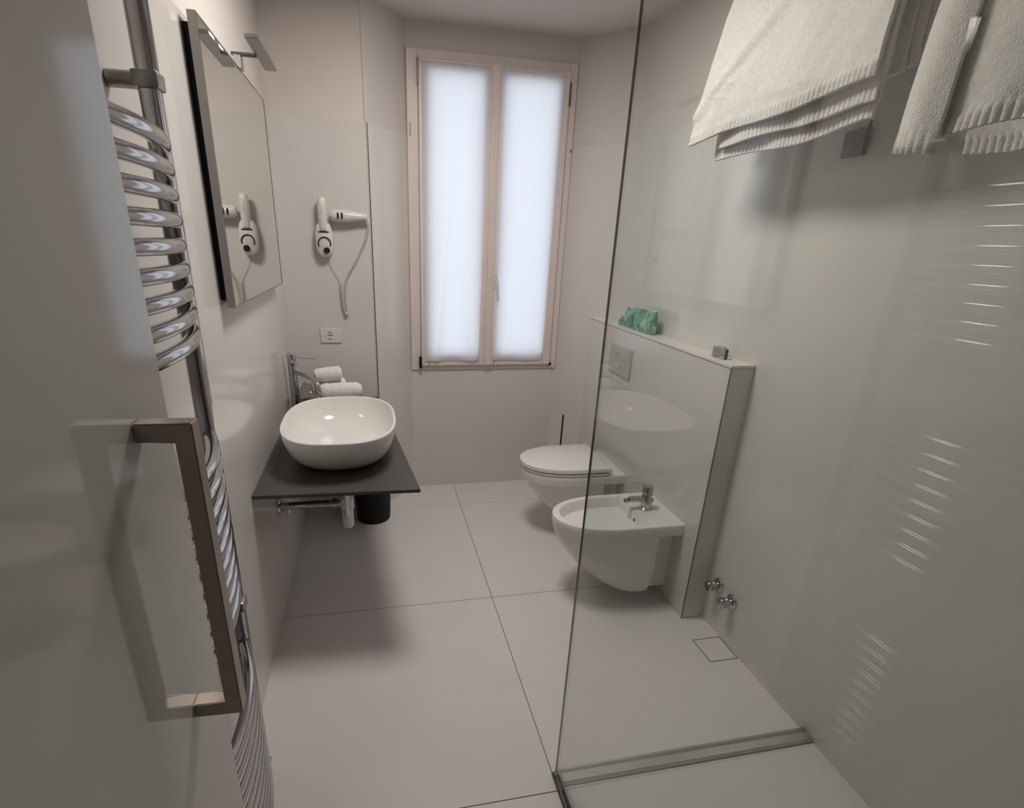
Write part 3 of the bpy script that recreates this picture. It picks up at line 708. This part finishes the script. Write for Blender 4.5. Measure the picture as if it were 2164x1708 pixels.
def drape(layers, y0, y1, dz, seed, edge, name='layer', parent=None, ny=330, amp=0.010, hem=0.030, flap=None):
    """layers: (x_front, z_front, x_back, z_back, r) folds over the rail; edge(v) -> (dy0, dy1) taper of the two side edges"""
    for (xf, zf, xb, zb, r) in layers:
        xc = 1.205
        path = []
        L1, L2 = 34, 34
        for k in range(L1): path.append((k / (L1 - 1), 'f'))
        arc = 8
        rows = []
        for k in range(L1):
            u = k / (L1 - 1)                              # 0 at front hem, 1 at rail; denser near the hem
            u = u ** 1.7
            rows.append((xf + (xc - r - xf) * u ** 2, zf + (zr_ - zf) * u, 1 - u, 'f'))
        for k in range(1, arc):
            a = PI - PI * k / arc
            rows.append((xc + r * math.cos(a), zr_ + r * math.sin(a), 0.0, 'm'))
        for k in range(L2):
            u = 1 - (1 - k / (L2 - 1)); u2 = 1 - (1 - u) ** 1.0
            w_ = 1 - (1 - u2) ** 1.7
            w_ = 1 - ((1 - u2) ** 1.7)
            u3 = 1 - (1 - u) ** 1.7
            rows.append((xc + r + (xb - xc - r) * u3, zr_ + (zb - zr_) * u3, u3, 'b'))
        bm = bmesh.new(); g = []
        for (x, z, v, s) in rows:
            row = []
            e0, e1 = edge(v)
            ztip = zf if s == 'f' else zb
            inhem = (s != 'm') and (z - ztip) < hem
            for i in range(ny + 1):
                t = i / ny
                y = (y0 + e0) + (y1 + e1 - y0 - e0) * t
                wv = amp * v * (math.sin(t * 7.0 + seed + x * 9) * 0.6 + math.sin(t * 15 + seed * 2.3 + z * 2) * 0.28)
                wr = 0.005 * noise.noise(Vector((y * 7, z * 6, seed + x * 3))) + 0.0035 * noise.noise(Vector((y * 18 + z * 14, z * 5, seed)))
                if s == 'f' and y1 - y0 > 0.7:
                    for (ty, tz, sl_, wd, hh_) in ((1.80, 2.06, 0.55, 0.016, 0.010), (1.66, 2.15, 0.62, 0.013, 0.009), (1.88, 1.99, 0.35, 0.010, 0.006)):
                        q_ = (z - tz) + sl_ * (y - ty); far_ = (y - ty) / 0.22
                        wr -= hh_ * math.exp(-(q_ / wd) ** 2 - far_ * far_)
                rib = (0.0026 * math.sin(2 * PI * y / 0.016) + 0.0026) if inhem else 0.0
                sgn = -1 if s == 'f' else 1
                zz = z + dz(t) * v + 0.004 * math.sin(t * 11 + seed) * v
                row.append(bm.verts.new((x + (wv if s != 'm' else 0) + wr * min(1, v * 3) + sgn * rib, y, zz)))
            g.append(row)
        for a, b2 in zip(g, g[1:]):
            for i in range(ny): bm.faces.new((a[i], a[i + 1], b2[i + 1], b2[i]))
        bmesh.ops.recalc_face_normals(bm, faces=bm.faces[:])
        o = obj(name, bm, 'terry', parent, smooth='all')
        md = o.modifiers.new('thickness', 'SOLIDIFY'); md.thickness = 0.009; md.offset = 0.0
t1 = thing('bath_towel', 'large white bath towel hanging farther along the rail with several hem layers', 'towel', (1.205, 1.6, 1.88), 'white bath towels on the rail')
sl = lambda t: 0.030 * (1 - t)
drape([(1.132, 1.892, 1.246, 1.945, 0.031)], 1.205, 1.955, sl, 0.6, lambda v: (0.0, -0.10 + 0.10 * v), parent=t1)
drape([(1.159, 1.866, 1.236, 1.940, 0.022)], 1.215, 1.800, lambda t: 0.012 * (1 - t), 0.6, lambda v: (0.0, 0.0), parent=t1, ny=260)
drape([(1.184, 1.840, 1.227, 1.935, 0.013)], 1.235, 1.872, lambda t: 0.010 * (1 - t) - 0.012 * math.sin(PI * t), 0.6, lambda v: (0.0, -0.03 + 0.03 * v), parent=t1, ny=280)
t2 = thing('bath_towel', 'white bath towel nearest the camera with a folded front strip', 'towel', (1.205, 0.9, 1.76), 'white bath towels on the rail')
drape([(1.120, 1.775, 1.290, 1.760, 0.020)], 0.66, 1.09, lambda t: 0.0, 2.4, lambda v: (0.0, 0.0), parent=t2, ny=200, amp=0.008)
# folded strip on its front edge
st = bmesh.new(); g = []
for k in range(30):
    v = k / 29; z = 1.738 + (2.33 - 1.738) * v
    row = []
    for i in range(24):
        t = i / 23
        y = 0.985 + 0.095 * t * (0.95 - 0.10 * v) + 0.01 * v
        x = 1.095 + 0.060 * v ** 1.5 + 0.012 * math.sin(t * 3.1) * -1 + 0.003 * noise.noise(Vector((y * 20, z * 9, 1)))
        rib = 0.0024 * math.sin(2 * PI * y / 0.016) if v < 0.05 else 0
        row.append(st.verts.new((x - rib, y, z + 0.012 * t * (1 - v))))
    g.append(row)
for a, b2 in zip(g, g[1:]):
    for i in range(23): st.faces.new((a[i], a[i + 1], b2[i + 1], b2[i]))
o = obj('folded_strip', st, 'terry', t2, smooth='all')
md = o.modifiers.new('thickness', 'SOLIDIFY'); md.thickness = 0.008; md.offset = 0.0

hk = thing('wall_hook', 'small dark wall hook plate just below the bath towels', 'hook', (XR, 1.50, 1.84))
obj('plate', box(XR - 0.014, XR - 0.0006, 1.465, 1.545, 1.815, 1.885, bev=0.003), 'dark_trim', hk, smooth=20)
obj('pin', tube([(XR - 0.012, 1.462, 1.90), (XR - 0.020, 1.460, 1.86), (XR - 0.016, 1.460, 1.815)], 0.0035, 10), 'black', hk, smooth=40)

# ------------------------------------------------------------------ ceiling lamps (above the frame)
def ceiling_lamp(x, y, power, label, r=0.24):
    t = thing('ceiling_lamp', label, 'lamp', (x, y, H - 0.03))
    obj('rim', lathe((x, y, 0), [(r + 0.012, H - 0.0006), (r + 0.012, H - 0.020), (r + 0.004, H - 0.024), (r, H - 0.020), (r, H - 0.004)], 48, cap1=False), 'chrome_satin', t, smooth=40)
    obj('diffuser', lathe((x, y, 0), [(r - 0.001, H - 0.010), (r - 0.001, H - 0.016), (r * 0.7, H - 0.019), (0.004, H - 0.020)], 48), 'lamp_glow', t, smooth='all')
    ld = bpy.data.lights.new('lamp_light', 'AREA'); ld.shape = 'DISK'; ld.size = 2 * r; ld.energy = power; ld.color = LAMP_COL
    lo = bpy.data.objects.new('lamp_light', ld); C.objects.link(lo); lo.parent = t; lo.location = (0, 0, 0.003)
emit('lamp_glow', (1.0, 0.93, 0.86), 6.0)
ceiling_lamp(LAMP_POS[0], LAMP_POS[1], LAMP_POWER, 'round flush ceiling lamp over the middle of the room')
